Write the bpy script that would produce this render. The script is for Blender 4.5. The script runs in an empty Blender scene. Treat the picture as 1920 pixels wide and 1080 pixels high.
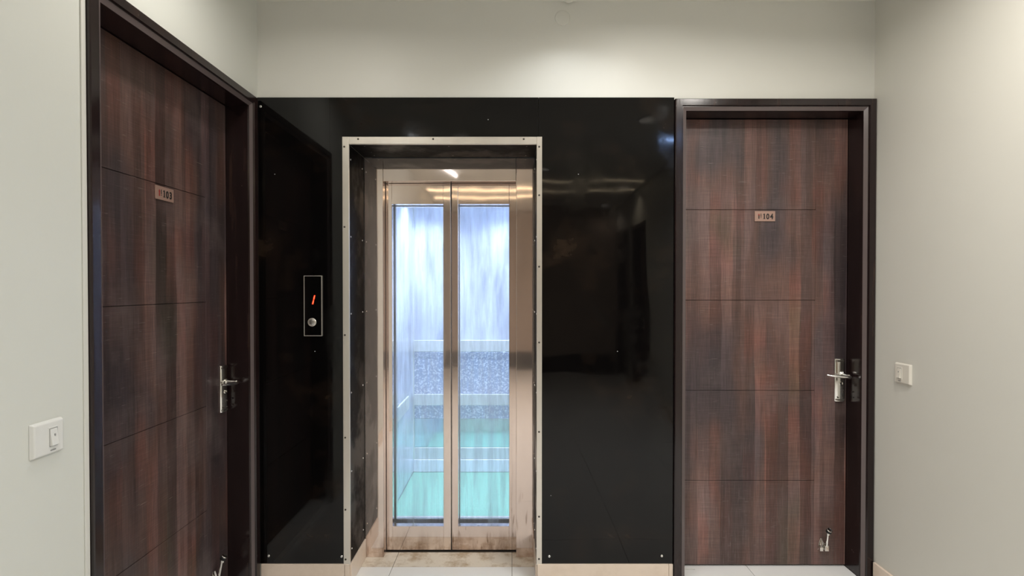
import bpy, bmesh, math, random
from mathutils import Vector, Matrix
random.seed(7)
S = bpy.context.scene
COL = S.collection
R = math.radians

# ------------------------------------------------------------------ camera, world, exposure
cam_d = bpy.data.cameras.new('camera'); cam = bpy.data.objects.new('camera', cam_d); COL.objects.link(cam)
cam_d.sensor_width = 36; cam_d.lens = 18.0; cam_d.clip_start = .02
cam.location = (0, 0, 1.4025); cam.rotation_euler = (R(89.4), 0, 0)
cam_d.shift_y = 10 / 1920
S.camera = cam
S.view_settings.view_transform = 'Standard'; S.view_settings.look = 'None'
S.view_settings.gamma = 1; S.view_settings.use_curve_mapping = False
S.view_settings.exposure = -0.2
w = bpy.data.worlds.new('world'); S.world = w; w.use_nodes = True
w.node_tree.nodes['Background'].inputs[0].default_value = (.9, .95, 1, 1)
w.node_tree.nodes['Background'].inputs[1].default_value = 0.02

XL, XR, YB, YF, ZC = -1.1925, 1.6975, 2.4, -3.5, 2.7425   # left, right, lift wall, far wall, ceiling

def area(name, loc, power, col, size=.13, rot=(0, 0, 0), spread=170):
    l = bpy.data.lights.new(name, 'AREA'); l.shape = 'DISK'; l.size = size; l.energy = power; l.color = col
    l.spread = R(spread)
    o = bpy.data.objects.new(name, l); COL.objects.link(o); o.location = loc; o.rotation_euler = rot
    return o
# (x, y, power, colour) of the ceiling downlights, several of them unseen fill added for evenness
DOWN = [(.27, 1.99, 3.0, (.95, .98, 1), 128), (-.80, 1.62, 6.0, (1, .95, .88), 165), (.62, 1.74, 6.5, (1, .96, .90), 165), (1.22, 1.34, 13, (1, .95, .88), 165), (-.45, .25, 7.5, (.95, .98, 1), 138),
        (1.41, .20, 6, (.66, .80, 1), 138), (.35, -.95, 12.5, (1, .94, .85), 138), (1.48, -2.0, 5, (1, .86, .66), 125), (1.48, -3.2, 4, (1, .84, .70), 125), (1.10, .72, 10, (1, .95, .87), 138)]
for x, y, p, c, sp in DOWN:
    area('downlight_lamp', (x, y, ZC - .012), p, c, spread=sp)
# cool white lamps of the lift car
CARL = [(-.60, 3.15), (-.05, 3.15), (-.60, 3.62), (-.05, 3.62)]
for x, y in CARL:
    area('car_lamp', (x, y, 2.085), 7.4, (.81, .88, 1), .09, spread=115)

# ------------------------------------------------------------------ node helpers
def mat(name):
    m = bpy.data.materials.new(name); m.use_nodes = True
    nt = m.node_tree; b = nt.nodes['Principled BSDF']
    return m, nt, b
def N(nt, t, **kw):
    n = nt.nodes.new(t)
    for k, v in kw.items():
        if k.startswith('i_'):
            key = k[2:]; key = int(key) if key.isdigit() else key
            n.inputs[key].default_value = v
        else: setattr(n, k, v)
    return n
def coords(nt, scale=(1, 1, 1), loc=(0, 0, 0)):
    t = N(nt, 'ShaderNodeTexCoord'); mp = N(nt, 'ShaderNodeMapping')
    mp.inputs['Scale'].default_value = scale; mp.inputs['Location'].default_value = loc
    nt.links.new(t.outputs['Object'], mp.inputs[0]); return mp.outputs[0]
def noise(nt, vec, scale=1, detail=3, rough=.5):
    n = N(nt, 'ShaderNodeTexNoise'); n.inputs['Scale'].default_value = scale
    n.inputs['Detail'].default_value = detail; n.inputs['Roughness'].default_value = rough
    nt.links.new(vec, n.inputs['Vector']); return n.outputs[0]
def ramp(nt, fac, stops, interp='LINEAR'):
    r = N(nt, 'ShaderNodeValToRGB'); r.color_ramp.interpolation = interp
    e = r.color_ramp.elements
    while len(e) < len(stops): e.new(.5)
    for i, (p, c) in enumerate(stops):
        e[i].position = p
        e[i].color = c if len(c) == 4 else (*c, 1)
    nt.links.new(fac, r.inputs[0]); return r.outputs[0]
def g(v): return (v, v, v, 1)
def mix(nt, fac, a, b, mode='MIX'):
    n = N(nt, 'ShaderNodeMix', data_type='RGBA', blend_type=mode)
    for sock, v in ((n.inputs[0], fac), (n.inputs[6], a), (n.inputs[7], b)):
        if isinstance(v, (int, float)): sock.default_value = v
        elif isinstance(v, tuple): sock.default_value = v if len(v) == 4 else (*v, 1)
        else: nt.links.new(v, sock)
    return n.outputs[2]
def bump(nt, h, b, strength=.2, dist=.01):
    n = N(nt, 'ShaderNodeBump'); n.inputs['Strength'].default_value = strength; n.inputs['Distance'].default_value = dist
    nt.links.new(h, n.inputs['Height']); nt.links.new(n.outputs[0], b.inputs['Normal'])
def math_(nt, op, a, b=None, clamp=False):
    n = N(nt, 'ShaderNodeMath', operation=op, use_clamp=clamp)
    for i, v in enumerate((a, b)):
        if v is None: continue
        if isinstance(v, (int, float)): n.inputs[i].default_value = v
        else: nt.links.new(v, n.inputs[i])
    return n.outputs[0]
def zmask(nt, lo, hi):
    """1 below lo, 0 above hi in object z"""
    t = N(nt, 'ShaderNodeTexCoord'); s = N(nt, 'ShaderNodeSeparateXYZ'); nt.links.new(t.outputs['Object'], s.inputs[0])
    m = N(nt, 'ShaderNodeMapRange'); m.inputs[1].default_value = hi; m.inputs[2].default_value = lo
    nt.links.new(s.outputs[2], m.inputs[0]); return m.outputs[0]

def plain(name, col, rough=.5, metal=0, spec=.5):
    m, nt, b = mat(name)
    b.inputs['Base Color'].default_value = (*col, 1); b.inputs['Roughness'].default_value = rough
    b.inputs['Metallic'].default_value = metal; b.inputs['Specular IOR Level'].default_value = spec
    return m
def emit(name, col, s):
    m, nt, b = mat(name); b.inputs['Base Color'].default_value = (*col, 1)
    b.inputs['Emission Color'].default_value = (*col, 1); b.inputs['Emission Strength'].default_value = s
    return m
def wall_paint(name, col):
    m, nt, b = mat(name); c = coords(nt)
    n = noise(nt, c, 1.3, 4)
    cc = mix(nt, n, tuple(v * .96 for v in col), tuple(min(1, v * 1.03) for v in col))
    nt.links.new(cc, b.inputs['Base Color']); b.inputs['Roughness'].default_value = .42
    b.inputs['Specular IOR Level'].default_value = .3
    bump(nt, noise(nt, c, 60, 3), b, .06, .004); return m
def black_laminate(name, wav, lo=.03, hi=.30):
    m, nt, b = mat(name); c = coords(nt)
    v = N(nt, 'ShaderNodeTexVoronoi'); v.inputs['Scale'].default_value = 16; nt.links.new(c, v.inputs['Vector'])
    spot = math_(nt, 'LESS_THAN', v.outputs['Distance'], .035)
    sep = N(nt, 'ShaderNodeSeparateColor'); nt.links.new(v.outputs['Color'], sep.inputs[0])
    spot = math_(nt, 'MULTIPLY', spot, math_(nt, 'GREATER_THAN', sep.outputs[0], .86))
    gm = ramp(nt, noise(nt, coords(nt, (3, 3, 4.5), (1, 0, 2)), 1, 6, .62), [(.53, (.0030, .0026, .0026)), (.63, (.009, .006, .0045)), (.78, (.034, .022, .014))])
    nt.links.new(mix(nt, spot, gm, (.5, .5, .5)), b.inputs['Base Color'])
    sm = noise(nt, c, 3.0, 5, .6)
    if lo > .2: b.inputs['Specular IOR Level'].default_value = .2
    rr = ramp(nt, sm, [(.42, g(lo)), (.52, g(lo*2)), (.72, g(hi))]); nt.links.new(rr, b.inputs['Roughness'])
    b.inputs['IOR'].default_value = 1.38
    bump(nt, noise(nt, c, 2.2, 1), b, wav, .03); return m
def dark_paint(name):
    m, nt, b = mat(name)
    c = coords(nt, (20, 20, 1.4)); n = noise(nt, c, 1.5, 4)
    base = ramp(nt, n, [(.3, (.011, .006, .006)), (.6, (.018, .0095, .0095)), (.8, (.045, .025, .018))])
    ch = noise(nt, coords(nt), 55, 5, .7)
    ch = math_(nt, 'ADD', ch, math_(nt, 'MULTIPLY', zmask(nt, .15, .75), .045)); chip = ramp(nt, ch, [(.735, g(0)), (.76, g(1))])
    nt.links.new(mix(nt, chip, base, (.35, .32, .28)), b.inputs['Base Color'])
    b.inputs['Roughness'].default_value = .16; b.inputs['Specular IOR Level'].default_value = .5
    bump(nt, noise(nt, coords(nt, (60, 60, 4)), 1.5, 4), b, .06, .004); return m
def wenge(name, seed, k=1.):
    m, nt, b = mat(name); L = nt.links
    pal = ramp(nt, noise(nt, coords(nt, (3.6, 1, 1.2), (seed, 2, seed)), 1, 2, .5),
               [(.30, (.064*k, .047*k, .051*k)), (.44, (.076*k, .052*k, .052*k)), (.53, (.125*k, .070*k, .058*k)), (.62, (.142*k, .088*k, .080*k)), (.74, (.080*k, .066*k, .050*k))])
    def strips(per_m, zs, off, det=1):      # one value per vertical strip, drifting slowly along its length
        t = N(nt, 'ShaderNodeTexCoord'); sp = N(nt, 'ShaderNodeSeparateXYZ'); L.new(t.outputs['Object'], sp.inputs[0])
        wob = math_(nt, 'MULTIPLY', noise(nt, coords(nt, (30, 1, 2.), (off, 0, 0)), 1, 2, .5), .55)
        u = math_(nt, 'FLOOR', math_(nt, 'ADD', math_(nt, 'MULTIPLY', sp.outputs[0], per_m), wob))
        c = N(nt, 'ShaderNodeCombineXYZ'); L.new(math_(nt, 'ADD', math_(nt, 'MULTIPLY', u, 5.37), off + seed), c.inputs[0])
        L.new(math_(nt, 'MULTIPLY', sp.outputs[2], zs), c.inputs[2])
        return noise(nt, c.outputs[0], 1, det, .5)
    band = ramp(nt, strips(18, .55, 0.), [(.30, g(.46)), (.42, g(.74)), (.55, g(1.04)), (.68, g(1.52))])
    band = mix(nt, 1.0, band, ramp(nt, strips(41, .8, 40.), [(.30, g(.78)), (.50, g(1.0)), (.70, g(1.24))]), 'MULTIPLY')
    base = mix(nt, 1.0, pal, band, 'MULTIPLY')
    # odd strips stained redder or greener
    tint = ramp(nt, strips(18, 1.5, 80., 2), [(.32, (.92, .93, .96)), (.50, (1, 1, 1)), (.62, (1.22, .95, .90)), (.72, (.98, 1.0, .80))])
    base = mix(nt, 1.0, base, tint, 'MULTIPLY')
    wr = noise(nt, coords(nt, (3.2, 1, 2.4), (seed, 7, seed)), 1, 4, .6)
    base = mix(nt, ramp(nt, wr, [(.52, g(0)), (.74, g(.5))]), base, (.165, .125, .118))
    gr = noise(nt, coords(nt, (330, 20, 9), (seed, 0, 0)), 1, 3, .6)
    base = mix(nt, .85, base, ramp(nt, gr, [(.30, g(.70)), (.50, g(.98)), (.72, g(1.38))]), 'MULTIPLY')
    wv = noise(nt, coords(nt, (7, 10, 260), (0, 0, seed)), 1, 3, .65)
    base = mix(nt, 1, base, ramp(nt, wv, [(.35, g(.84)), (.55, g(1)), (.72, g(1.22))]), 'MULTIPLY')
    # pale scuffs: thin horizontal scratches and vertical wear near the foot
    sc = noise(nt, coords(nt, (14, 10, 330), (3 + seed, 0, 0)), 1, 2, .6)
    scm = ramp(nt, sc, [(.67, g(0)), (.74, g(.6))])
    base = mix(nt, scm, base, (.30, .26, .235))
    ws = noise(nt, coords(nt, (160, 10, 9), (seed, 5, 0)), 1, 4, .7)
    wm = math_(nt, 'MULTIPLY', ramp(nt, ws, [(.58, g(0)), (.75, g(.55))]), zmask(nt, .15, .75))
    base = mix(nt, wm, base, (.27, .24, .23))
    L.new(base, b.inputs['Base Color'])
    b.inputs['Roughness'].default_value = .42; b.inputs['Specular IOR Level'].default_value = .45
    bump(nt, gr, b, .25, .002); return m
def steel(name, col, rough, wav=.05, rust=True, seed=0., drip=.66):
    m, nt, b = mat(name); L = nt.links
    c = coords(nt, (1, 1, 1), (seed, seed, 0))
    n = noise(nt, coords(nt, (9, 9, 1.6), (seed, 0, 0)), 1, 5, .6)
    base = mix(nt, n, tuple(v * .80 for v in col), tuple(min(1, v * 1.12) for v in col))
    b.inputs['Metallic'].default_value = .80
    if rust:
        rn = noise(nt, coords(nt, (16, 16, 5), (seed, 0, 1)), 1, 4, .6)
        rm = math_(nt, 'MULTIPLY', ramp(nt, rn, [(.42, g(0)), (.68, g(.9))]), zmask(nt, .015, .12))
        rs = ramp(nt, noise(nt, coords(nt, (60, 60, 8), (seed, 4, 1)), 1, 2, .5), [(drip, g(0)), (drip+.10, g(.8))])
        base = mix(nt, math_(nt, 'MAXIMUM', rm, math_(nt, 'MULTIPLY', rs, zmask(nt, .05, .40))), base, (.20, .11, .06))
    L.new(base, b.inputs['Base Color']); b.inputs['Roughness'].default_value = rough
    bp = N(nt, 'ShaderNodeBump'); bp.inputs['Strength'].default_value = wav; bp.inputs['Distance'].default_value = .006
    L.new(noise(nt, c, 5, 1), bp.inputs['Height']); L.new(bp.outputs[0], b.inputs['Normal']); return m
def glass_mat(name, seed, smear):
    m, nt, b = mat(name); nt.nodes.remove(b); L = nt.links
    out = nt.nodes['Material Output']
    tr = N(nt, 'ShaderNodeBsdfTransparent'); tr.inputs[0].default_value = (.95, .975, 1, 1)
    gl = N(nt, 'ShaderNodeBsdfGlossy'); gl.inputs['Roughness'].default_value = .03
    fr = N(nt, 'ShaderNodeFresnel'); fr.inputs[0].default_value = 1.5
    a = N(nt, 'ShaderNodeMixShader'); L.new(fr.outputs[0], a.inputs[0]); L.new(tr.outputs[0], a.inputs[1]); L.new(gl.outputs[0], a.inputs[2])
    tl = N(nt, 'ShaderNodeBsdfTranslucent'); tl.inputs[0].default_value = (.8, .85, .95, 1)
    df = N(nt, 'ShaderNodeBsdfDiffuse'); df.inputs[0].default_value = (.8, .82, .86, 1)
    ad = N(nt, 'ShaderNodeMixShader'); ad.inputs[0].default_value = .35; L.new(tl.outputs[0], ad.inputs[1]); L.new(df.outputs[0], ad.inputs[2])
    n1 = noise(nt, coords(nt, (26, 1, 2.2), (seed, 0, 0)), 1, 5, .6)
    f = ramp(nt, n1, [(.40, g(.02)), (.56, g(smear * .5)), (.75, g(smear))])
    mx = N(nt, 'ShaderNodeMixShader'); L.new(f, mx.inputs[0]); L.new(a.outputs[0], mx.inputs[1]); L.new(ad.outputs[0], mx.inputs[2])
    L.new(mx.outputs[0], out.inputs[0]); return m
def film_steel(name, col, rough, metal=.75, speck=False):
    m, nt, b = mat(name); L = nt.links
    n = noise(nt, coords(nt, (9, 6, 1.8)), 1, 5, .65)
    base = ramp(nt, n, [(.30, tuple(v * .50 for v in col)), (.47, tuple(v * .88 for v in col)), (.60, col), (.75, tuple(min(1, v * 1.25) for v in col))])
    if speck:
        s = noise(nt, coords(nt), 75, 3, .6)
        base = mix(nt, ramp(nt, s, [(.50, g(0)), (.60, g(1))]), tuple((v * .72) for v in col), (.92, .95, 1), 'MIX')
    L.new(base, b.inputs['Base Color']); b.inputs['Metallic'].default_value = metal; b.inputs['Roughness'].default_value = rough
    b.inputs['Coat Weight'].default_value = .6; b.inputs['Coat Roughness'].default_value = .05
    bump(nt, noise(nt, coords(nt, (14, 8, 2.5)), 1, 3), b, .15, .01); return m
def tile_mat(name, col, dirty):
    m, nt, b = mat(name); L = nt.links; c = coords(nt)
    n = noise(nt, c, 4, 5, .6)
    base = mix(nt, n, tuple(v * .93 for v in col), col)
    if dirty:
        d = ramp(nt, noise(nt, c, 9, 6, .7), [(.45, g(0)), (.62, g(dirty))])
        base = mix(nt, d, base, (.42, .29, .17))
    L.new(base, b.inputs['Base Color']); b.inputs['Roughness'].default_value = .16
    return m

M = dict(
    wall=wall_paint('wall_paint', (.71, .705, .655)), wallL=wall_paint('wall_paint_left', (.68, .69, .64)), wallR=wall_paint('wall_paint_right', (.70, .685, .625)),
    ceil=wall_paint('ceiling_paint', (.78, .76, .69)), far=wall_paint('far_wall_paint', (.42, .34, .28)),
    black=black_laminate('black_laminate', .02), blackR=black_laminate('black_laminate_wavy', .11), blackM=black_laminate('black_laminate_dull', .02, .30, .45),
    frame=dark_paint('dark_brown_gloss_paint'), wenge1=wenge('wenge_laminate_a', 1.7, .76), wenge2=wenge('wenge_laminate_b', 6.3, 1.08),
    dark=plain('dark_core', (.008, .006, .006), .6), steel=steel('lift_steel', (.88, .75, .68), .05, .10, True, 0.), steelB=steel('lift_steel_b', (.88, .73, .655), .055, .10, True, 3.3, .60),
    trim=steel('trim_steel', (.80, .75, .68), .35, .02, False), chrome=plain('chrome', (.78, .76, .72), .12, 1), screw=plain('screw_steel', (.8, .79, .77), .3, 1),
    scrdark=plain('dark_screw', (.09, .08, .07), .4, .8), white=plain('white_plastic', (.74, .74, .71), .3), whiteR=plain('ivory_plastic', (.76, .72, .64), .3),
    grey=plain('switch_gap_grey', (.30, .30, .29), .5), bead=plain('lit_bead_paint', (.12, .094, .092), .28), rubber=plain('black_rubber', (.01, .01, .01), .6), plate=plain('pinkish_brass_plate', (.42, .27, .22), .35, .35),  # bead colour holds the light caught on the frame's inner slope
    ink=plain('black_print', (.012, .01, .01), .6), redink=plain('red_print', (.30, .02, .015), .5), gloss=plain('black_acrylic', (.003, .003, .003), .06),
    red=emit('red_led', (1, .03, .01), 9), offled=plain('unlit_segment', (.02, .002, .002), .4), tile=tile_mat('white_tile', (.92, .915, .90), 0), tileD=tile_mat('stained_tile', (.82, .74, .63), .75),
    base=tile_mat('beige_skirting_tile', (.86, .72, .60), .12), grout=plain('grout', (.16, .13, .10), .8), glass1=glass_mat('lift_glass_a', 2., .30), glass2=glass_mat('lift_glass_b', 8., .34),
    carglass=glass_mat('car_door_glass', 5., .05),
    film=film_steel('filmed_steel', (.76, .80, .90), .24, .30), filmside=film_steel('filmed_steel_side', (.77, .81, .92), .30, .30), speck=film_steel('etched_steel', (.66, .73, .92), .35, .35, True),
    mirror=plain('mirror_steel', (.80, .88, .95), .10, 1), kick=plain('kick_plate', (.88, .87, .95), .4, .1), lowplate=plain('grey_plate', (.72, .73, .75), .35, .2),
    rail=plain('handrail_steel', (.82, .84, .80), .30, .5), carceil=plain('car_ceiling', (.8, .85, .95), .4), carpet=None,
    lampon=emit('downlight_lens', (1, .93, .82), 1.5), lampblue=emit('cool_downlight_lens', (.35, .55, 1), 42), carlamp=emit('car_lamp_lens', (.8, .9, 1), 14), tube=emit('tube_diffuser', (.93, .97, 1), 7.5),
    strip=emit('warm_strip', (1, .80, .52), 9), cable=plain('white_cable', (.75, .74, .7), .5))
def carpet():
    m, nt, b = mat('green_turf_mat'); c = coords(nt)
    n = noise(nt, c, 130, 3, .7)
    nt.links.new(ramp(nt, n, [(.3, (.17, .37, .28)), (.7, (.33, .60, .47))]), b.inputs['Base Color']); b.inputs['Roughness'].default_value = .9
    bump(nt, n, b, .5, .006); return m
M['carpet'] = carpet()

# ------------------------------------------------------------------ mesh helpers
class MB:
    def __init__(s): s.bm = bmesh.new()
    def box(s, x0, x1, y0, y1, z0, z1):
        vs = [s.bm.verts.new(p) for p in ((x0,y0,z0),(x1,y0,z0),(x1,y1,z0),(x0,y1,z0),(x0,y0,z1),(x1,y0,z1),(x1,y1,z1),(x0,y1,z1))]
        for f in ((0,3,2,1),(4,5,6,7),(0,1,5,4),(1,2,6,5),(2,3,7,6),(3,0,4,7)): s.bm.faces.new([vs[i] for i in f])
        return s
    def prism(s, a, b):
        """two equal closed loops joined into a solid"""
        A = [s.bm.verts.new(p) for p in a]; B = [s.bm.verts.new(p) for p in b]; n = len(A)
        s.bm.faces.new(A); s.bm.faces.new(B[::-1])
        for i in range(n): s.bm.faces.new([A[i], B[i], B[(i+1) % n], A[(i+1) % n]])
        bmesh.ops.recalc_face_normals(s.bm, faces=s.bm.faces[:]); return s
    def lathe(s, prof, origin, axis, seg=20):
        """prof: (radius, height) list along axis from origin"""
        ax = Vector(axis).normalized(); t = Vector((0,0,1)) if abs(ax.z) < .9 else Vector((1,0,0))
        u = ax.cross(t).normalized(); v = ax.cross(u); o = Vector(origin); rings = []
        for r, h in prof:
            if r < 1e-6: rings.append([s.bm.verts.new(o + ax*h)])
            else: rings.append([s.bm.verts.new(o + ax*h + (u*math.cos(6.28318*k/seg) + v*math.sin(6.28318*k/seg))*r) for k in range(seg)])
        for a, b in zip(rings, rings[1:]):
            for k in range(seg):
                k2 = (k+1) % seg
                q = [a[k], a[k2], b[k2], b[k]] if len(a) > 1 and len(b) > 1 else ([a[0], b[k2], b[k]] if len(a) == 1 and len(b) > 1 else [a[k], a[k2], b[0]])
                try: s.bm.faces.new(q)
                except ValueError: pass
        if len(rings[0]) > 1: s.bm.faces.new(rings[0])
        if len(rings[-1]) > 1: s.bm.faces.new(rings[-1])
        bmesh.ops.recalc_face_normals(s.bm, faces=s.bm.faces[:]); return s
    def tube(s, pts, radii, seg=12, flat=1.0):
        rings = []; P = [Vector(p) for p in pts]
        if isinstance(radii, (int, float)): radii = [radii] * len(P)
        for i, p in enumerate(P):
            d = (P[min(i+1, len(P)-1)] - P[max(i-1, 0)]).normalized()
            t = Vector((0,0,1)) if abs(d.z) < .9 else Vector((0,1,0))
            u = d.cross(t).normalized(); v = u.cross(d)
            rings.append([s.bm.verts.new(p + (u*math.cos(6.28318*k/seg) + v*flat*math.sin(6.28318*k/seg))*radii[i]) for k in range(seg)])
        for a, b in zip(rings, rings[1:]):
            for k in range(seg): s.bm.faces.new([a[k], a[(k+1) % seg], b[(k+1) % seg], b[k]])
        s.bm.faces.new(rings[0][::-1]); s.bm.faces.new(rings[-1])
        bmesh.ops.recalc_face_normals(s.bm, faces=s.bm.faces[:]); return s
    def build(s, name, m, parent=None, off=(0,0,0), bevel=0, smooth=False, seg=2):
        bmesh.ops.recalc_face_normals(s.bm, faces=s.bm.faces[:])
        if any(off): bmesh.ops.translate(s.bm, verts=s.bm.verts[:], vec=-Vector(off))
        me = bpy.data.meshes.new(name); s.bm.to_mesh(me); s.bm.free()
        if m: me.materials.append(m)
        o = bpy.data.objects.new(name, me); COL.objects.link(o); o.parent = parent
        if bevel:
            b = o.modifiers.new('bevel', 'BEVEL'); b.width = bevel; b.segments = seg; b.limit_method = 'ANGLE'; b.angle_limit = R(40)
        if smooth:
            for p in me.polygons: p.use_smooth = True
            if hasattr(me, 'set_sharp_from_angle'): me.set_sharp_from_angle(angle=R(35))
        return o
def thing(name, label, cat, loc=(0,0,0), rz=0, group=None, kind=None):
    o = bpy.data.objects.new(name, None); COL.objects.link(o); o.location = loc; o.rotation_euler = (0,0,rz)
    o.empty_display_size = .1
    if label: o['label'] = label
    if cat: o['category'] = cat
    if group: o['group'] = group
    if kind: o['kind'] = kind
    return o
def struct(o, label=None):
    o['kind'] = 'structure'
    if label: o['label'] = label
    return o
_cache = {}
def stamp(key, maker, name, m, loc, parent, rot=(0,0,0)):
    """place a copy of a small cached mesh"""
    if key not in _cache:
        o = maker().build(name, m, None, smooth=True); _cache[key] = o.data
        bpy.data.objects.remove(o)
    o = bpy.data.objects.new(name, _cache[key]); COL.objects.link(o); o.parent = parent; o.location = loc; o.rotation_euler = rot
    return o
def pan_head(r):   # screw head looking along -y
    return lambda: MB().lathe([(r, .0), (r, -.0012), (r*.8, -.0028), (r*.35, -.0034), (r*.3, -.0024), (0, -.0024)], (0,0,0), (0,1,0), 12)
def screw(loc, parent, r=.0045, m='screw', rot=(0,0,0)):
    return stamp(('screw', r, m), pan_head(r), 'screw', M[m], loc, parent, rot)
def text_mesh(txt, size, ext, bold):
    c = bpy.data.curves.new('txt', 'FONT'); c.body = txt; c.size = size; c.extrude = ext; c.offset = bold
    o = bpy.data.objects.new('txt', c); COL.objects.link(o)
    dg = bpy.context.evaluated_depsgraph_get(); me = bpy.data.meshes.new_from_object(o.evaluated_get(dg))
    bpy.data.objects.remove(o); return me

# ------------------------------------------------------------------ room shell
T = .15
fl = struct(MB().box(XL-T, XR+T, YF-T, 2.84, -.06, -.004).build('floor', M['grout']), 'floor of large white glossy tiles with thin dark joints')
def tiles(x0, x1, y0, y1, m):
    xs = [k*.6 for k in range(-4, 5)]; ys = [2.56 - .6*k for k in range(-1, 13)][::-1]
    for i in range(len(xs)-1):
        for j in range(len(ys)-1):
            a, b = max(xs[i]+.0012, x0), min(xs[i+1]-.0012, x1); c, d = max(ys[j]+.0012, y0), min(ys[j+1]-.0012, y1)
            if b-a > .004 and d-c > .004:
                MB().box(a, b, c, d, -.004, 0).build('tile', m if d < 2.5601 else M['tileD'], fl)
tiles(XL, XR, YF, 2.4, M['tile']); tiles(-.765, .1175, 2.4, 2.712, M['tile'])

struct(MB().box(XL-T, XR+T, YF-T, YB+.3, ZC, ZC+.1).build('ceiling', M['ceil']))
# lift wall, with the lift recess and the opening of door 104
OX0, OX1, OZ = -.775, .1275, 2.085
b = MB()
b.box(XL-T, OX0, 2.408, 2.66, 0, ZC); b.box(OX0, OX1, 2.408, 2.66, OZ, ZC)
b.box(OX1, .758, 2.408, 2.66, 0, ZC); b.box(.758, XR+T, 2.408, 2.66, 2.2845, ZC)
b.box(OX0-.3, OX0, 2.66, 2.84, 0, ZC); b.box(OX1, OX1+.3, 2.66, 2.84, 0, ZC); b.box(OX0-.3, OX1+.3, 2.66, 2.84, OZ+.05, ZC)
struct(b.build('wall_back', M['wall']))
LY0, LY1 = 1.437, 2.382      # opening of door 103
b = MB()
b.box(XL-T, XL, YF-T, LY0-.002, 0, ZC); b.box(XL-T, XL, LY1+.002, 2.408, 0, ZC); b.box(XL-T, XL, LY0-.002, LY1+.002, 2.2845, ZC)
struct(b.build('wall_left', M['wallL']))
RD = [(-2.44, -1.62), (-3.42, -2.64)]
b = MB(); y = YB + .26
for a, c in RD:
    b.box(XR, XR+T, c, y, 0, ZC); b.box(XR, XR+T, a, c, 2.2845, ZC); y = a
b.box(XR, XR+T, YF-T, y, 0, ZC)
struct(b.build('wall_right', M['wallR']))
struct(MB().box(XL-T, XR+T, YF-T, YF, 0, ZC).build('wall_front', M['far']))
# skirting tiles
BZ = .1025
def board(name, segs):
    first = None
    for k, s_ in enumerate(segs):
        o = MB().box(*s_).build(name if k == 0 else 'tile', M['base'], first, bevel=.0015)
        if k == 0: first = struct(o)
board('baseboard_back', [(XL+.012, -.789, 2.394, 2.407, 0, BZ), (-.787, -.767, 2.394, 2.407, 0, BZ), (.12, .737, 2.394, 2.407, 0, BZ), (.7385, .757, 2.394, 2.407, 0, BZ)])
board('baseboard_recess', [(-.774, -.7585, 2.408, 2.65, 0, BZ-.004), (.1115, .127, 2.408, 2.65, 0, BZ-.004)])
board('baseboard_right', [(XR-.012, XR, 1.78, 2.378, 0, .122), (XR-.012, XR, 1.178, 1.778, 0, .122), (XR-.012, XR, .576, 1.176, 0, .122), (XR-.012, XR, -.026, .574, 0, .122), (XR-.012, XR, -1.60, -.028, 0, .122)])
board('baseboard_left', [(XL, XL+.012, .83, 1.43, 0, BZ), (XL, XL+.012, .228, .828, 0, BZ), (XL, XL+.012, -3.48, .226, 0, BZ)])
o = MB().box(XL+.02, XR-.02, YF, YF+.015, 0, .30).build('baseboard_front', M['dark'], bevel=.002); struct(o)
struct(MB().box(XL, XL+.004, 1.420, 1.4355, 0, ZC-.001).build('trim_1', M['wall'], bevel=.001), 'narrow raised strip of cream filler along the frame of door 103')

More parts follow.
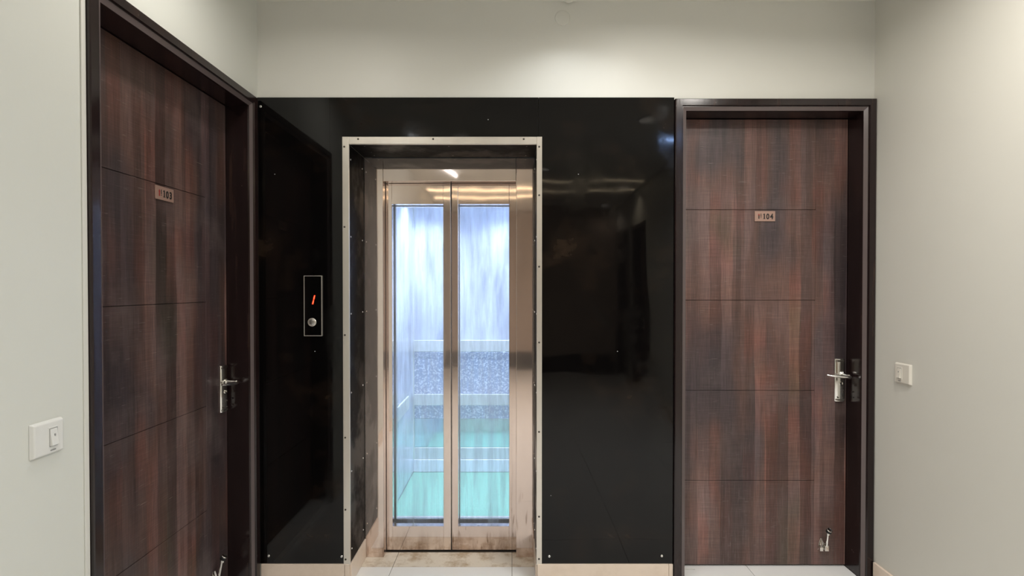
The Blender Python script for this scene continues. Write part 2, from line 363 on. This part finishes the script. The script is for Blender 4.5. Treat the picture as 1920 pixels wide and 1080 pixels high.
# ------------------------------------------------------------------ hotel doors
def door(name, label, loc, rz, W, wood, num=None, handle=True):
    H = 2.2825
    t = thing(name, label, None, loc, rz, kind='structure')
    P = [(0, .006), (0, -.012), (.003, -.015), (.031, -.015), (.034, -.009), (.037, -.009), (.053, -.001), (.055, .006), (.055, .145), (0, .145)]
    for nm, lo, hi in (('jamb', lambda u, v: (u, v, 0), lambda u, v: (u, v, H-u)), ('jamb', lambda u, v: (W-u, v, 0), lambda u, v: (W-u, v, H-u)),
                       ('door_head', lambda u, v: (u, v, H-u), lambda u, v: (W-u, v, H-u))):
        o = MB().prism([lo(u, v) for u, v in P], [hi(u, v) for u, v in P]).build(nm, M['frame'], t)
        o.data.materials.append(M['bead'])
        for p in o.data.polygons:                 # the sloping inner bead is coloured paler for the light it catches
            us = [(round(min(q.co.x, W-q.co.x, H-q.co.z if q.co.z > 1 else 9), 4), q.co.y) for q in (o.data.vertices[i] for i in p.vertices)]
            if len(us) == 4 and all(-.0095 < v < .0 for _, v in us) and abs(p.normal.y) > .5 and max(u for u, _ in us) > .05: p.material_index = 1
    x0, x1, z0, z1, st = .057, W-.057, .042, H-.058, .155
    leaf = MB().box(x0, x1, .111, .144, z0, z1).build('door_leaf', M['dark'], t)
    zs = [z0, .457, .900, 1.3426, 1.785, z1]
    for a, c in zip(zs, zs[1:]):
        MB().box(x0, x1-st-.0003, .105, .1115, a+(.0010 if a > z0 else 0), c-(.0010 if c < z1 else 0)).build('door_panel', wood, leaf, bevel=.0012, seg=1)
    MB().box(x1-st, x1, .105, .1115, z0, z1).build('lock_stile', wood, leaf, bevel=.0006, seg=1)
    # threshold of two tiles
    MB().box(.057, W*.42, .0, .15, 0, .034).build('threshold_tile', M['tile'], t, bevel=.001)
    MB().box(W*.42+.0025, W-.057, .0, .15, 0, .034).build('threshold_tile', M['tile'], t, bevel=.001)
    if handle:
        hx, ht, hb = W-.093, 1.056, .848
        arc = [(-.0235, .105), (-.0235, .1015), (-.0205, .0982), (-.014, .0953), (-.005, .0937), (.004, .0931), (.016, .0931), (.0215, .0955), (.0235, .099), (.0235, .105)]
        bp = MB().prism([(hx+u, v, hb) for u, v in arc], [(hx+u, v, ht) for u, v in arc]).build('handle_plate', M['chrome'], t, bevel=.0012)
        for p in bp.data.polygons: p.use_smooth = abs(p.normal.z) < .5 and p.normal.y < -.3
        bp['label'] = 'tall chrome handle plate'
        MB().box(hx-.021, hx+.021, .0915, .0985, ht-.014, ht-.005).build('plate_cap', M['chrome'], bp, bevel=.001)
        MB().box(hx-.021, hx+.021, .0915, .0985, hb+.005, hb+.012).build('plate_cap', M['chrome'], bp, bevel=.001)
        lz = .978
        MB().lathe([(.017, .094), (.017, .088), (.011, .083), (.010, .050), (.012, .044), (.010, .040), (0, .039)], (hx+.008, 0, lz), (0, 1, 0)).build('spindle', M['chrome'], bp, smooth=True)
        MB().tube([(hx+.022, .048, lz-.002), (hx+.008, .044, lz-.003), (hx-.02, .044, lz-.001), (hx-.05, .046, lz+.002), (hx-.075, .052, lz+.005), (hx-.086, .058, lz+.007)],
                  [.009, .012, .0095, .008, .0065, .006], 12, .75).build('lever', M['chrome'], bp, smooth=True)
        MB().lathe([(.0085, .094), (.0085, .0895), (.006, .0895), (.006, .092), (0, .092)], (hx+.004, 0, .937), (0, 1, 0), 16).build('keyhole', M['chrome'], bp, smooth=True)
        MB().box(hx+.0025, hx+.0055, .0885, .0925, .923, .936).build('key_slot', M['ink'], bp)
        for sx, sz in ((hx-.012, .868), (hx+.013, .868), (hx+.013, .896)): screw((sx, .0932, sz), bp, .004, 'scrdark')
        # foot-operated door stop folded up against the leaf
        sx = W-.171; ds = MB()
        ds.prism([(sx-.023, .105, .118), (sx+.024, .105, .118), (sx+.020, .105, .146), (sx+.004, .105, .150), (sx-.004, .105, .176), (sx-.010, .105, .176), (sx-.018, .105, .146)],
                 [(sx-.023, .100, .118), (sx+.024, .100, .118), (sx+.020, .100, .146), (sx+.004, .100, .150), (sx-.004, .100, .176), (sx-.010, .100, .176), (sx-.018, .100, .146)])
        ds = ds.build('door_stop', M['chrome'], t, bevel=.001)
        MB().box(sx-.022, sx-.004, .083, .1005, .118, .138).build('stop_lug', M['chrome'], ds, bevel=.003)
        MB().box(sx+.002, sx+.024, .083, .1005, .118, .146).build('stop_lug', M['chrome'], ds, bevel=.003)
        MB().tube([(sx-.012, .088, .135), (sx-.006, .090, .158), (sx-.008, .094, .178)], [.004, .004, .003], 8).build('stop_spring', M['chrome'], ds, smooth=True)
        MB().tube([(sx+.013, .088, .138), (sx+.011, .080, .175), (sx+.010, .074, .205), (sx+.010, .072, .208), (sx+.0095, .070, .220)], [.0055, .0048, .0048, .009, .009], 10).build('stop_arm', M['chrome'], ds, smooth=True)
        MB().lathe([(.012, 0), (.013, .004), (.013, .012), (.011, .014)], (sx+.0095, .070, .219), (.12, -.5, .85), 16).build('rubber_tip', M['rubber'], ds, smooth=True)
        MB().lathe([(.005, .0135), (.012, .0135), (.0125, .016), (.011, .0175), (.005, .0165)], (sx+.0095, .070, .219), (.12, -.5, .85), 16).build('stop_ring', M['chrome'], ds, smooth=True)
    if num:
        cx, cz = .474, 1.7525
        pl = MB().box(cx-.050, cx+.050, .1005, .105, cz-.025, cz+.025).build('number_plate', M['plate'], t, bevel=.0012)
        pl['label'] = 'small brass-coloured plate with the room number ' + num
        r = R(90)
        x = cx-.009
        for ch in num:
            if ch == '1':
                d = MB().box(x+.003, x+.0082, .0998, .1006, cz-.0135, cz+.0125).box(x, x+.0112, .0998, .1006, cz-.0135, cz-.0112)
                d.prism([(x+.003, .0998, cz+.0125), (x-.0008, .0998, cz+.008), (x-.0008, .0998, cz+.0062), (x+.003, .0998, cz+.0085)], [(x+.003, .1006, cz+.0125), (x-.0008, .1006, cz+.008), (x-.0008, .1006, cz+.0062), (x+.003, .1006, cz+.0085)])
                d.build('digit', M['ink'], pl); x += .0150; continue
            me = text_mesh(ch, .036, .0004, .0014); me.materials.append(M['ink'])
            o = bpy.data.objects.new('digit', me); COL.objects.link(o); o.parent = pl
            o.location = (x, .1002, cz-.0135); o.rotation_euler = (r, 0, 0); o.scale = (.80, 1, 1)
            x += .0190
        ix = cx-.030     # emblem: arrow-headed mark with a dot-like foot and a short stroke beside it
        MB().prism([(ix-.0045, .0997, cz+.004), (ix+.0045, .0997, cz+.004), (ix, .0997, cz+.013)], [(ix-.0045, .1006, cz+.004), (ix+.0045, .1006, cz+.004), (ix, .1006, cz+.013)]).build('emblem', M['redink'], pl)
        MB().box(ix-.0022, ix+.0022, .0997, .1006, cz-.0125, cz+.004).build('emblem_stem', M['redink'] if num == '103' else M['ink'], pl)
        MB().box(ix+.0085, ix+.0115, .0997, .1006, cz-.004, cz+.0125).build('emblem_stroke', M['ink'], pl)
        MB().box(ix+.0085, ix+.0115, .0997, .1006, cz-.0095, cz-.0065).build('emblem_stroke', M['ink'], pl)
    return t
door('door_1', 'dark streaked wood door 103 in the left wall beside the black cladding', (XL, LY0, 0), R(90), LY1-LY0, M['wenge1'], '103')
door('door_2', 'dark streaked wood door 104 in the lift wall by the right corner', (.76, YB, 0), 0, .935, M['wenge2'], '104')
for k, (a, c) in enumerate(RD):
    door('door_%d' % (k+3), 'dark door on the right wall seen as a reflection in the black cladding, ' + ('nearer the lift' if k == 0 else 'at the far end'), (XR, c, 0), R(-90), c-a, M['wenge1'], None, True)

# ------------------------------------------------------------------ black cladding round the lift
def panel(name, label, mb, m, loc, screws, rot=(0,0,0), r=.006):
    o = mb.build(name, m, None, off=loc, bevel=.0008, seg=1); o.location = loc
    o['label'] = label; o['category'] = 'wall panel'; o['group'] = 'black cladding sheets around the lift'
    for p in screws: screw(Vector(p) - Vector(loc), o, r, 'screw', rot)
    return o
pt = 2.2925
left = MB().prism([(XL+.0015, 2.4, BZ+.001), (-.766, 2.4, BZ+.001), (-.766, 2.4, 2.0765), (.1238, 2.4, 2.0765), (.1238, 2.4, pt), (XL+.0015, 2.4, pt)],
                  [(XL+.0015, 2.4075, BZ+.001), (-.766, 2.4075, BZ+.001), (-.766, 2.4075, 2.0765), (.1238, 2.4075, 2.0765), (.1238, 2.4075, pt), (XL+.0015, 2.4075, pt)])
panel('cladding_panel', 'L-shaped glossy black sheet left of and above the lift, holding the call panel', left, M['black'], (-.98, 2.4, BZ),
      [(-1.174, 2.4, 2.250), (-1.147, 2.4, .140), (-.803, 2.4, .137)])
panel('cladding_panel', 'wide glossy black sheet between the lift and door 104', MB().box(.1248, .758, 2.4, 2.4075, BZ+.001, pt), M['blackR'], (.44, 2.4, BZ),
      [(.176, 2.4, .138), (.706, 2.4, .140)])
rz = R(90)
sl = [(-.7648, y_, z_) for z_ in (2.01, 1.645, 1.28, .905, .53, .16) for y_ in (2.43, 2.618)]
panel('cladding_panel', 'narrow black sheet lining the left side of the lift recess', MB().box(-.774, -.7648, 2.409, 2.651, BZ-.003, 2.0745), M['blackM'], (-.77, 2.53, BZ), sl, (0, 0, rz), .004)
sr = [(.1175, y_, z_) for z_ in (2.01, 1.645, 1.28, .905, .53, .16) for y_ in (2.43, 2.618)]
panel('cladding_panel', 'narrow black sheet lining the right side of the lift recess', MB().box(.1175, .1268, 2.409, 2.651, BZ-.003, 2.0745), M['blackM'], (.12, 2.53, BZ), sr, (0, 0, -rz), .004)
ss = [(x_, y_, 2.0752) for x_ in (-.70, -.30, .07) for y_ in (2.44, 2.61)]
panel('cladding_panel', 'black sheet forming the underside above the lift recess', MB().box(-.764, .1168, 2.409, 2.651, 2.0752, 2.084), M['blackM'], (-.32, 2.53, 2.0752), ss, (R(-90), 0, 0), .004)

# ------------------------------------------------------------------ steel corner trim of the recess
t = thing('lift_surround', 'bright steel corner trim screwed around the lift recess', 'door surround', (-.325, 2.4, .09))
off = tuple(t.location)
def angle(name, face, ret): 
    m_ = MB(); m_.box(*face); m_.box(*ret); return m_.build(name, M['trim'], t, off=off, bevel=.0008, seg=1)
vL = angle('trim_strip', (-.7925, -.7622, 2.3965, 2.3992, .098, 2.1085), (-.7648, -.7622, 2.3992, 2.4085, .098, 2.075))
vR = angle('trim_strip', (.1152, .1405, 2.3965, 2.3992, .098, 2.1085), (.1152, .1174, 2.3992, 2.4085, .098, 2.075))
hT = angle('trim_strip', (-.7615, .1145, 2.3962, 2.3992, 2.0745, 2.1080), (-.7615, .1145, 2.3992, 2.4085, 2.0730, 2.0750))
for z_ in (2.062, 1.688, 1.182, .70, .36, .125): screw(Vector((-.783, 2.3965, z_)) - t.location, vL, .0045, 'scrdark')
for z_ in (2.062, 1.836, 1.502, 1.147, .727, .327, .127): screw(Vector((.127, 2.3965, z_)) - t.location, vR, .0045, 'scrdark')
for x_ in (-.718, -.368, .055): screw(Vector((x_, 2.3962, 2.0975)) - t.location, hT, .0045, 'scrdark')

# ------------------------------------------------------------------ lift landing frame
t = thing('lift_entrance', 'stained stainless steel jambs and header framing the lift doors', 'lift entrance', (-.323, 2.655, 0)); off = tuple(t.location)
MB().box(-.763, -.668, 2.653, 2.656, 0, 2.073).box(-.671, -.668, 2.656, 2.70, 0, 2.073).build('jamb', M['steel'], t, off=off, bevel=.0015)
MB().box(.022, .1165, 2.653, 2.656, 0, 2.073).box(.022, .025, 2.656, 2.70, 0, 2.073).build('jamb', M['steelB'], t, off=off, bevel=.0015)
MB().box(-.667, .021, 2.653, 2.656, 1.955, 2.073).box(-.667, .021, 2.656, 2.70, 1.955, 1.958).build('header', M['steel'], t, off=off, bevel=.0015)
MB().box(-.76, .115, 2.702, 2.76, -.003, .002).build('sill_track', M['scrdark'], t, off=off)

# ------------------------------------------------------------------ glazed lift doors, landing and car
def lift_door(name, label, x0, x1, gx0, gx1, y, m, gm, group):
    t = thing(name, label, 'lift door', ((x0+x1)/2, y, .004), group=group); off = tuple(t.location)
    z0, z1, g0, g1, th = .006, 1.99, .133, 1.8465, .038
    MB().box(x0, gx0, y, y+th, z0, z1).build('stile', m, t, off=off, bevel=.0015)
    MB().box(gx1, x1, y, y+th, z0, z1).build('stile', m, t, off=off, bevel=.0015)
    MB().box(gx0, gx1, y, y+th, z0, g0).build('bottom_rail', m, t, off=off, bevel=.0006)
    MB().box(gx0, gx1, y, y+th, g1, z1).build('top_rail', m, t, off=off, bevel=.0006)
    MB().box(gx0+.0005, gx1-.0005, y+.014, y+.020, g0+.0005, g1-.0005).build('glass_pane', gm, t, off=off)
    return t
A = (-.705, -.3252, -.636, -.3645); B_ = (-.3198, .060, -.286, -.0155)
lift_door('lift_door', 'left leaf of the glazed steel lift doors on this floor', *A, 2.714, M['steel'], M['glass1'], 'landing doors of the lift')
lift_door('lift_door', 'right leaf of the glazed steel lift doors on this floor', *B_, 2.714, M['steelB'], M['glass2'], 'landing doors of the lift')

# ------------------------------------------------------------------ lift car
t = thing('lift_car', 'brightly lit lift car with filmed steel walls and green turf floor', 'lift', (-.325, 3.37, -.03)); off = tuple(t.location)
cx0, cx1, cy0, cy1, cz = -.752, .102, 2.845, 3.90, 2.10
MB().box(cx0-.03, cx1+.03, cy0, cy1+.03, -.03, -.008).build('car_floor', M['lowplate'], t, off=off)
MB().box(cx0+.002, cx1-.002, cy0+.002, cy1-.014, -.008, .0).build('turf_mat', M['carpet'], t, off=off, bevel=.003)
ce = MB().box(cx0-.03, cx1+.03, cy0, cy1+.03, cz, cz+.02).build('car_ceiling', M['carceil'], t, off=off)
def wp(x0, x1, y0, y1, z0, z1, m, name='wall_panel'):
    return MB().box(x0, x1, y0, y1, z0, z1).build(name, m, t, off=off, bevel=.0015, seg=1)
wp(cx0, cx1, cy1-.012, cy1, 0, .094, M['kick'], 'kick_plate')
wp(cx0, cx1, cy1-.004, cy1+.02, .0955, .183, M['lowplate'])
wp(cx0, cx1, cy1, cy1+.02, .1845, .406, M['mirror'])
wp(cx0, cx1, cy1, cy1+.02, .4075, .553, M['speck'])
wp(cx0, cx1, cy1, cy1+.02, .5545, .915, M['speck'])
wp(cx0, cx1, cy1, cy1+.02, .9165, cz, M['film'])
for xs in (cx0, cx1):
    s0, s1 = (xs-.02, xs) if xs < -.3 else (xs, xs+.02)
    wp(s0, s1, cy0, 3.565, .0, cz, M['filmside']); wp(s0, s1, 3.568, cy1-.0005, .0, cz, M['filmside'])
for x0, x1, gx0, gx1 in (A, B_):
    cd = MB().box(x0, gx0, 2.80, 2.838, .006, 1.99).box(gx1, x1, 2.80, 2.838, .006, 1.99).box(gx0, gx1, 2.80, 2.838, .006, .133).box(gx0, gx1, 2.80, 2.838, 1.8465, 1.99).build('car_door', M['trim'], t, off=off)
    MB().box(gx0+.0005, gx1-.0005, 2.814, 2.820, .1335, 1.846).build('glass_pane', M['carglass'], cd, off=off)
# steel mullions in the rear corners
for x_ in (cx0+.004, cx1-.004): MB().box(x_-.004, x_+.004, cy1-.012, cy1-.004, .095, cz).build('corner_bead', M['rail'], t, off=off)
MB().box(cx0, -.67, 2.842, 2.845, 0, cz).build('front_return', M['filmside'], t, off=off)
MB().box(.02, cx1, 2.842, 2.845, 0, cz).build('front_return', M['filmside'], t, off=off)
MB().box(-.67, .02, 2.842, 2.845, 1.96, cz).build('front_transom', M['filmside'], t, off=off)
for z0, z1 in ((.515, .600), (.922, 1.008)):
    hr = MB().box(cx0+.012, cx1-.012, cy1-.042, cy1-.030, z0, z1).build('handrail', M['rail'], t, off=off, bevel=.003)
    for x_ in (cx0+.12, -.325, cx1-.12):
        MB().lathe([(.008, 0), (.008, .030), (.014, .0302), (.014, .033)], (x_, cy1-.033, (z0+z1)/2), (0, 1, 0), 12).build('rail_post', M['rail'], hr, off=off, smooth=True)
sh = MB().box(cx0+.028, cx0+.040, 2.95, 3.54, .565, .655).build('handrail', M['rail'], t, off=off, bevel=.003)
for y_ in (3.02, 3.47): MB().lathe([(.008, 0), (.008, .029)], (cx0+.0005, y_, .61), (1, 0, 0), 12).build('rail_post', M['rail'], sh, off=off, smooth=True)
for x_, y_ in CARL:
    rg = MB().lathe([(.062, 0), (.062, -.006), (.050, -.009), (.047, -.003), (.047, 0)], (x_, y_, cz), (0, 0, 1), 24).build('lamp_ring', M['chrome'], t, off=off, smooth=True)
    MB().lathe([(.046, 0), (.046, -.004), (0, -.005)], (x_, y_, cz), (0, 0, 1), 24).build('lamp_lens', M['carlamp'], rg, off=off, smooth=True)

# ------------------------------------------------------------------ lift call panel
t = thing('call_panel', 'slim black lift call panel with red digit 1 and round steel button', 'lift button panel', (-.930, 2.4, 1.1775)); off = tuple(t.location)
x0, x1, z0, z1 = -.9725, -.8875, 1.1775, 1.460
MB().box(x0+.003, x1-.003, 2.3905, 2.3995, z0+.003, z1-.003).build('faceplate', M['gloss'], t, off=off, bevel=.002)
b = MB(); w_ = .0032
b.box(x0, x0+w_, 2.389, 2.3995, z0, z1); b.box(x1-w_, x1, 2.389, 2.3995, z0, z1); b.box(x0+w_, x1-w_, 2.389, 2.3995, z0, z0+w_); b.box(x0+w_, x1-w_, 2.389, 2.3995, z1-w_, z1)
b.build('rim', M['trim'], t, off=off, bevel=.0012)
dg = None
for z_a, z_b in ((1.327, 1.3455), (1.349, 1.3675)):     # the two lit strokes of a leaning 7-segment 1
    sk = lambda z: -.9262 + (z - 1.347) * .24
    A_ = [(sk(z_a)-.0025, z_a), (sk(z_a)+.0025, z_a), (sk(z_b)+.0025, z_b), (sk(z_b)-.0025, z_b)]
    MB().prism([(p, 2.3897, q) for p, q in A_], [(p, 2.3906, q) for p, q in A_]).build('digit_segment', M['red'], t, off=off)
bx, bz = -.9335, 1.2425
bt = MB().lathe([(.0195, 0), (.0195, -.004), (.0175, -.006), (.0150, -.006), (.0150, -.003)], (bx, 2.3905, bz), (0, 1, 0), 32).build('button_ring', M['trim'], t, off=off, smooth=True)
MB().lathe([(.0145, -.001), (.0145, -.0045), (.013, -.0055), (0, -.0058)], (bx, 2.3905, bz), (0, 1, 0), 32).build('button', M['screw'], bt, off=off, smooth=True)
b = MB()
for k in range(-2, 3): b.box(bx+k*.0045-.0008, bx+k*.0045+.0008, 2.3838, 2.3856, bz-.009, bz+.009)
b.build('button_mark', M['scrdark'], bt, off=off)

# ------------------------------------------------------------------ light switches
def switch(label, loc, rz, m, rx):
    """local: x along the wall, -y out of the wall"""
    t = thing('light_switch', label, 'light switch', loc, rz, group='wall light switches')
    MB().prism([(-.046, 0, -.045), (.046, 0, -.045), (.046, 0, .045), (-.046, 0, .045)], [(-.041, -.011, -.040), (.041, -.011, -.040), (.041, -.011, .040), (-.041, -.011, .040)]).build('plate', m, t, bevel=.0025)
    md = MB().box(rx-.0135, rx+.0135, -.0122, -.009, -.027, .027).build('module', m, t, bevel=.001)
    MB().box(rx-.0118, rx+.0118, -.0126, -.011, -.0235, .0235).build('rocker_gap', M['grey'], md)
    MB().prism([(rx-.0105, -.012, -.022), (rx+.0105, -.012, -.022), (rx+.0105, -.012, .022), (rx-.0105, -.012, .022)],
               [(rx-.0098, -.0195, -.0205), (rx+.0098, -.0195, -.0205), (rx+.0098, -.0138, .0212), (rx-.0098, -.0138, .0212)]).build('rocker', m, md, bevel=.001)
    MB().box(rx-.0014, rx+.0014, -.0176, -.0155, .003, .0085).build('rocker_dot', M['grey'], md)
    MB().box(rx-.0075, rx+.0075, -.0118, -.0108, -.0345, -.0315).build('maker_slot', M['grey'], t)
    return t
switch('white square light switch on the grey-cream wall left of door 103', (XL, 1.304, 1.0195), R(90), M['white'], .010)
switch('ivory square light switch on the right wall beside door 104', (XR, 2.212, 1.032), R(-90), M['whiteR'], -.012)

# ------------------------------------------------------------------ small fittings
o = MB().lathe([(.030, 0), (.030, -.006), (.022, -.016), (.010, -.021), (0, -.022)], (.2625, 2.372, ZC), (0, 0, 1), 24).build('ceiling_rose', M['ceil'], None, off=(.2625, 2.372, ZC), smooth=True)
o.location = (.2625, 2.372, ZC); o['label'] = 'small round cream fitting at the ceiling edge above the lift'; o['category'] = 'ceiling fitting'
o = MB().lathe([(.036, 0), (.034, -.003), (.020, -.006), (0, -.007)], (.236, 2.408, 2.665), (0, 1, 0), 28).build('cover_plate', M['wall'], None, off=(.236, 2.408, 2.665), smooth=True)
o.location = (.236, 2.408, 2.665); o['label'] = 'wall-coloured round cover plate high above the lift'; o['category'] = 'cover plate'
o = MB().tube([(.822, 2.494, .0475), (.826, 2.484, .040), (.838, 2.476, .0368), (.860, 2.473, .0368), (.888, 2.474, .0368)], .0026, 8).build('cable', M['cable'], None, off=(.85, 2.475, .034), smooth=True)
o.location = (.85, 2.475, .034); o['label'] = 'short white cable lying on the tiled threshold of door 104'; o['category'] = 'cable'

for k, (x, y, p, c, sp) in enumerate(DOWN):
    where = ['in front of the lift', 'near door 103', 'added as fill in front of the wide black sheet', 'added to brighten the right side, in front of door 104', 'added as fill over the left side of the lobby', 'by the right wall, with a cool blue light', 'added as fill in the middle of the corridor', 'by the nearer corridor door', 'by the farthest corridor door', 'added to brighten the right side, between the right wall and the middle of the lobby'][k]
    t = thing('downlight', 'round recessed ceiling downlight ' + where, 'ceiling light', (x, y, ZC), group='ceiling downlights')
    MB().lathe([(.085, 0), (.085, -.004), (.070, -.007), (.067, -.002), (.067, 0)], (0, 0, 0), (0, 0, 1), 28).build('trim_ring', M['white'], t, smooth=True)
    MB().lathe([(.066, 0), (.066, -.003), (0, -.004)], (0, 0, 0), (0, 0, 1), 28).build('lens', M['lampblue'] if k == 5 else M['lampon'], t, smooth=True)
t = thing('tube_light', 'slim white tube light on the lobby ceiling near the left wall', 'ceiling light', (-.773, -.103, ZC), R(11.5))
MB().box(-.02, .02, -.60, .60, -.022, 0).build('batten', M['white'], t, bevel=.002)
MB().tube([(0, -.585, -.034), (0, .585, -.034)], .013, 14).build('tube', M['tube'], t, smooth=True)
for s_ in (-1, 1): MB().box(-.017, .017, s_*.592-.008, s_*.592+.008, -.050, -.020).build('end_cap', M['white'], t, bevel=.002)
for y_, nm in ((-1.52, 'nearer the lift'), (-2.10, 'nearer the far wall')):
    t = thing('strip_light', 'warm LED strip across the corridor ceiling, the one ' + nm, 'ceiling light', (.25, y_, ZC), group='warm ceiling strips')
    MB().box(-1.40, 1.40, -.026, .026, -.010, 0).build('channel', M['white'], t, bevel=.001)
    MB().box(-1.39, 1.39, -.016, .016, -.014, -.010).build('diffuser', M['strip'], t)
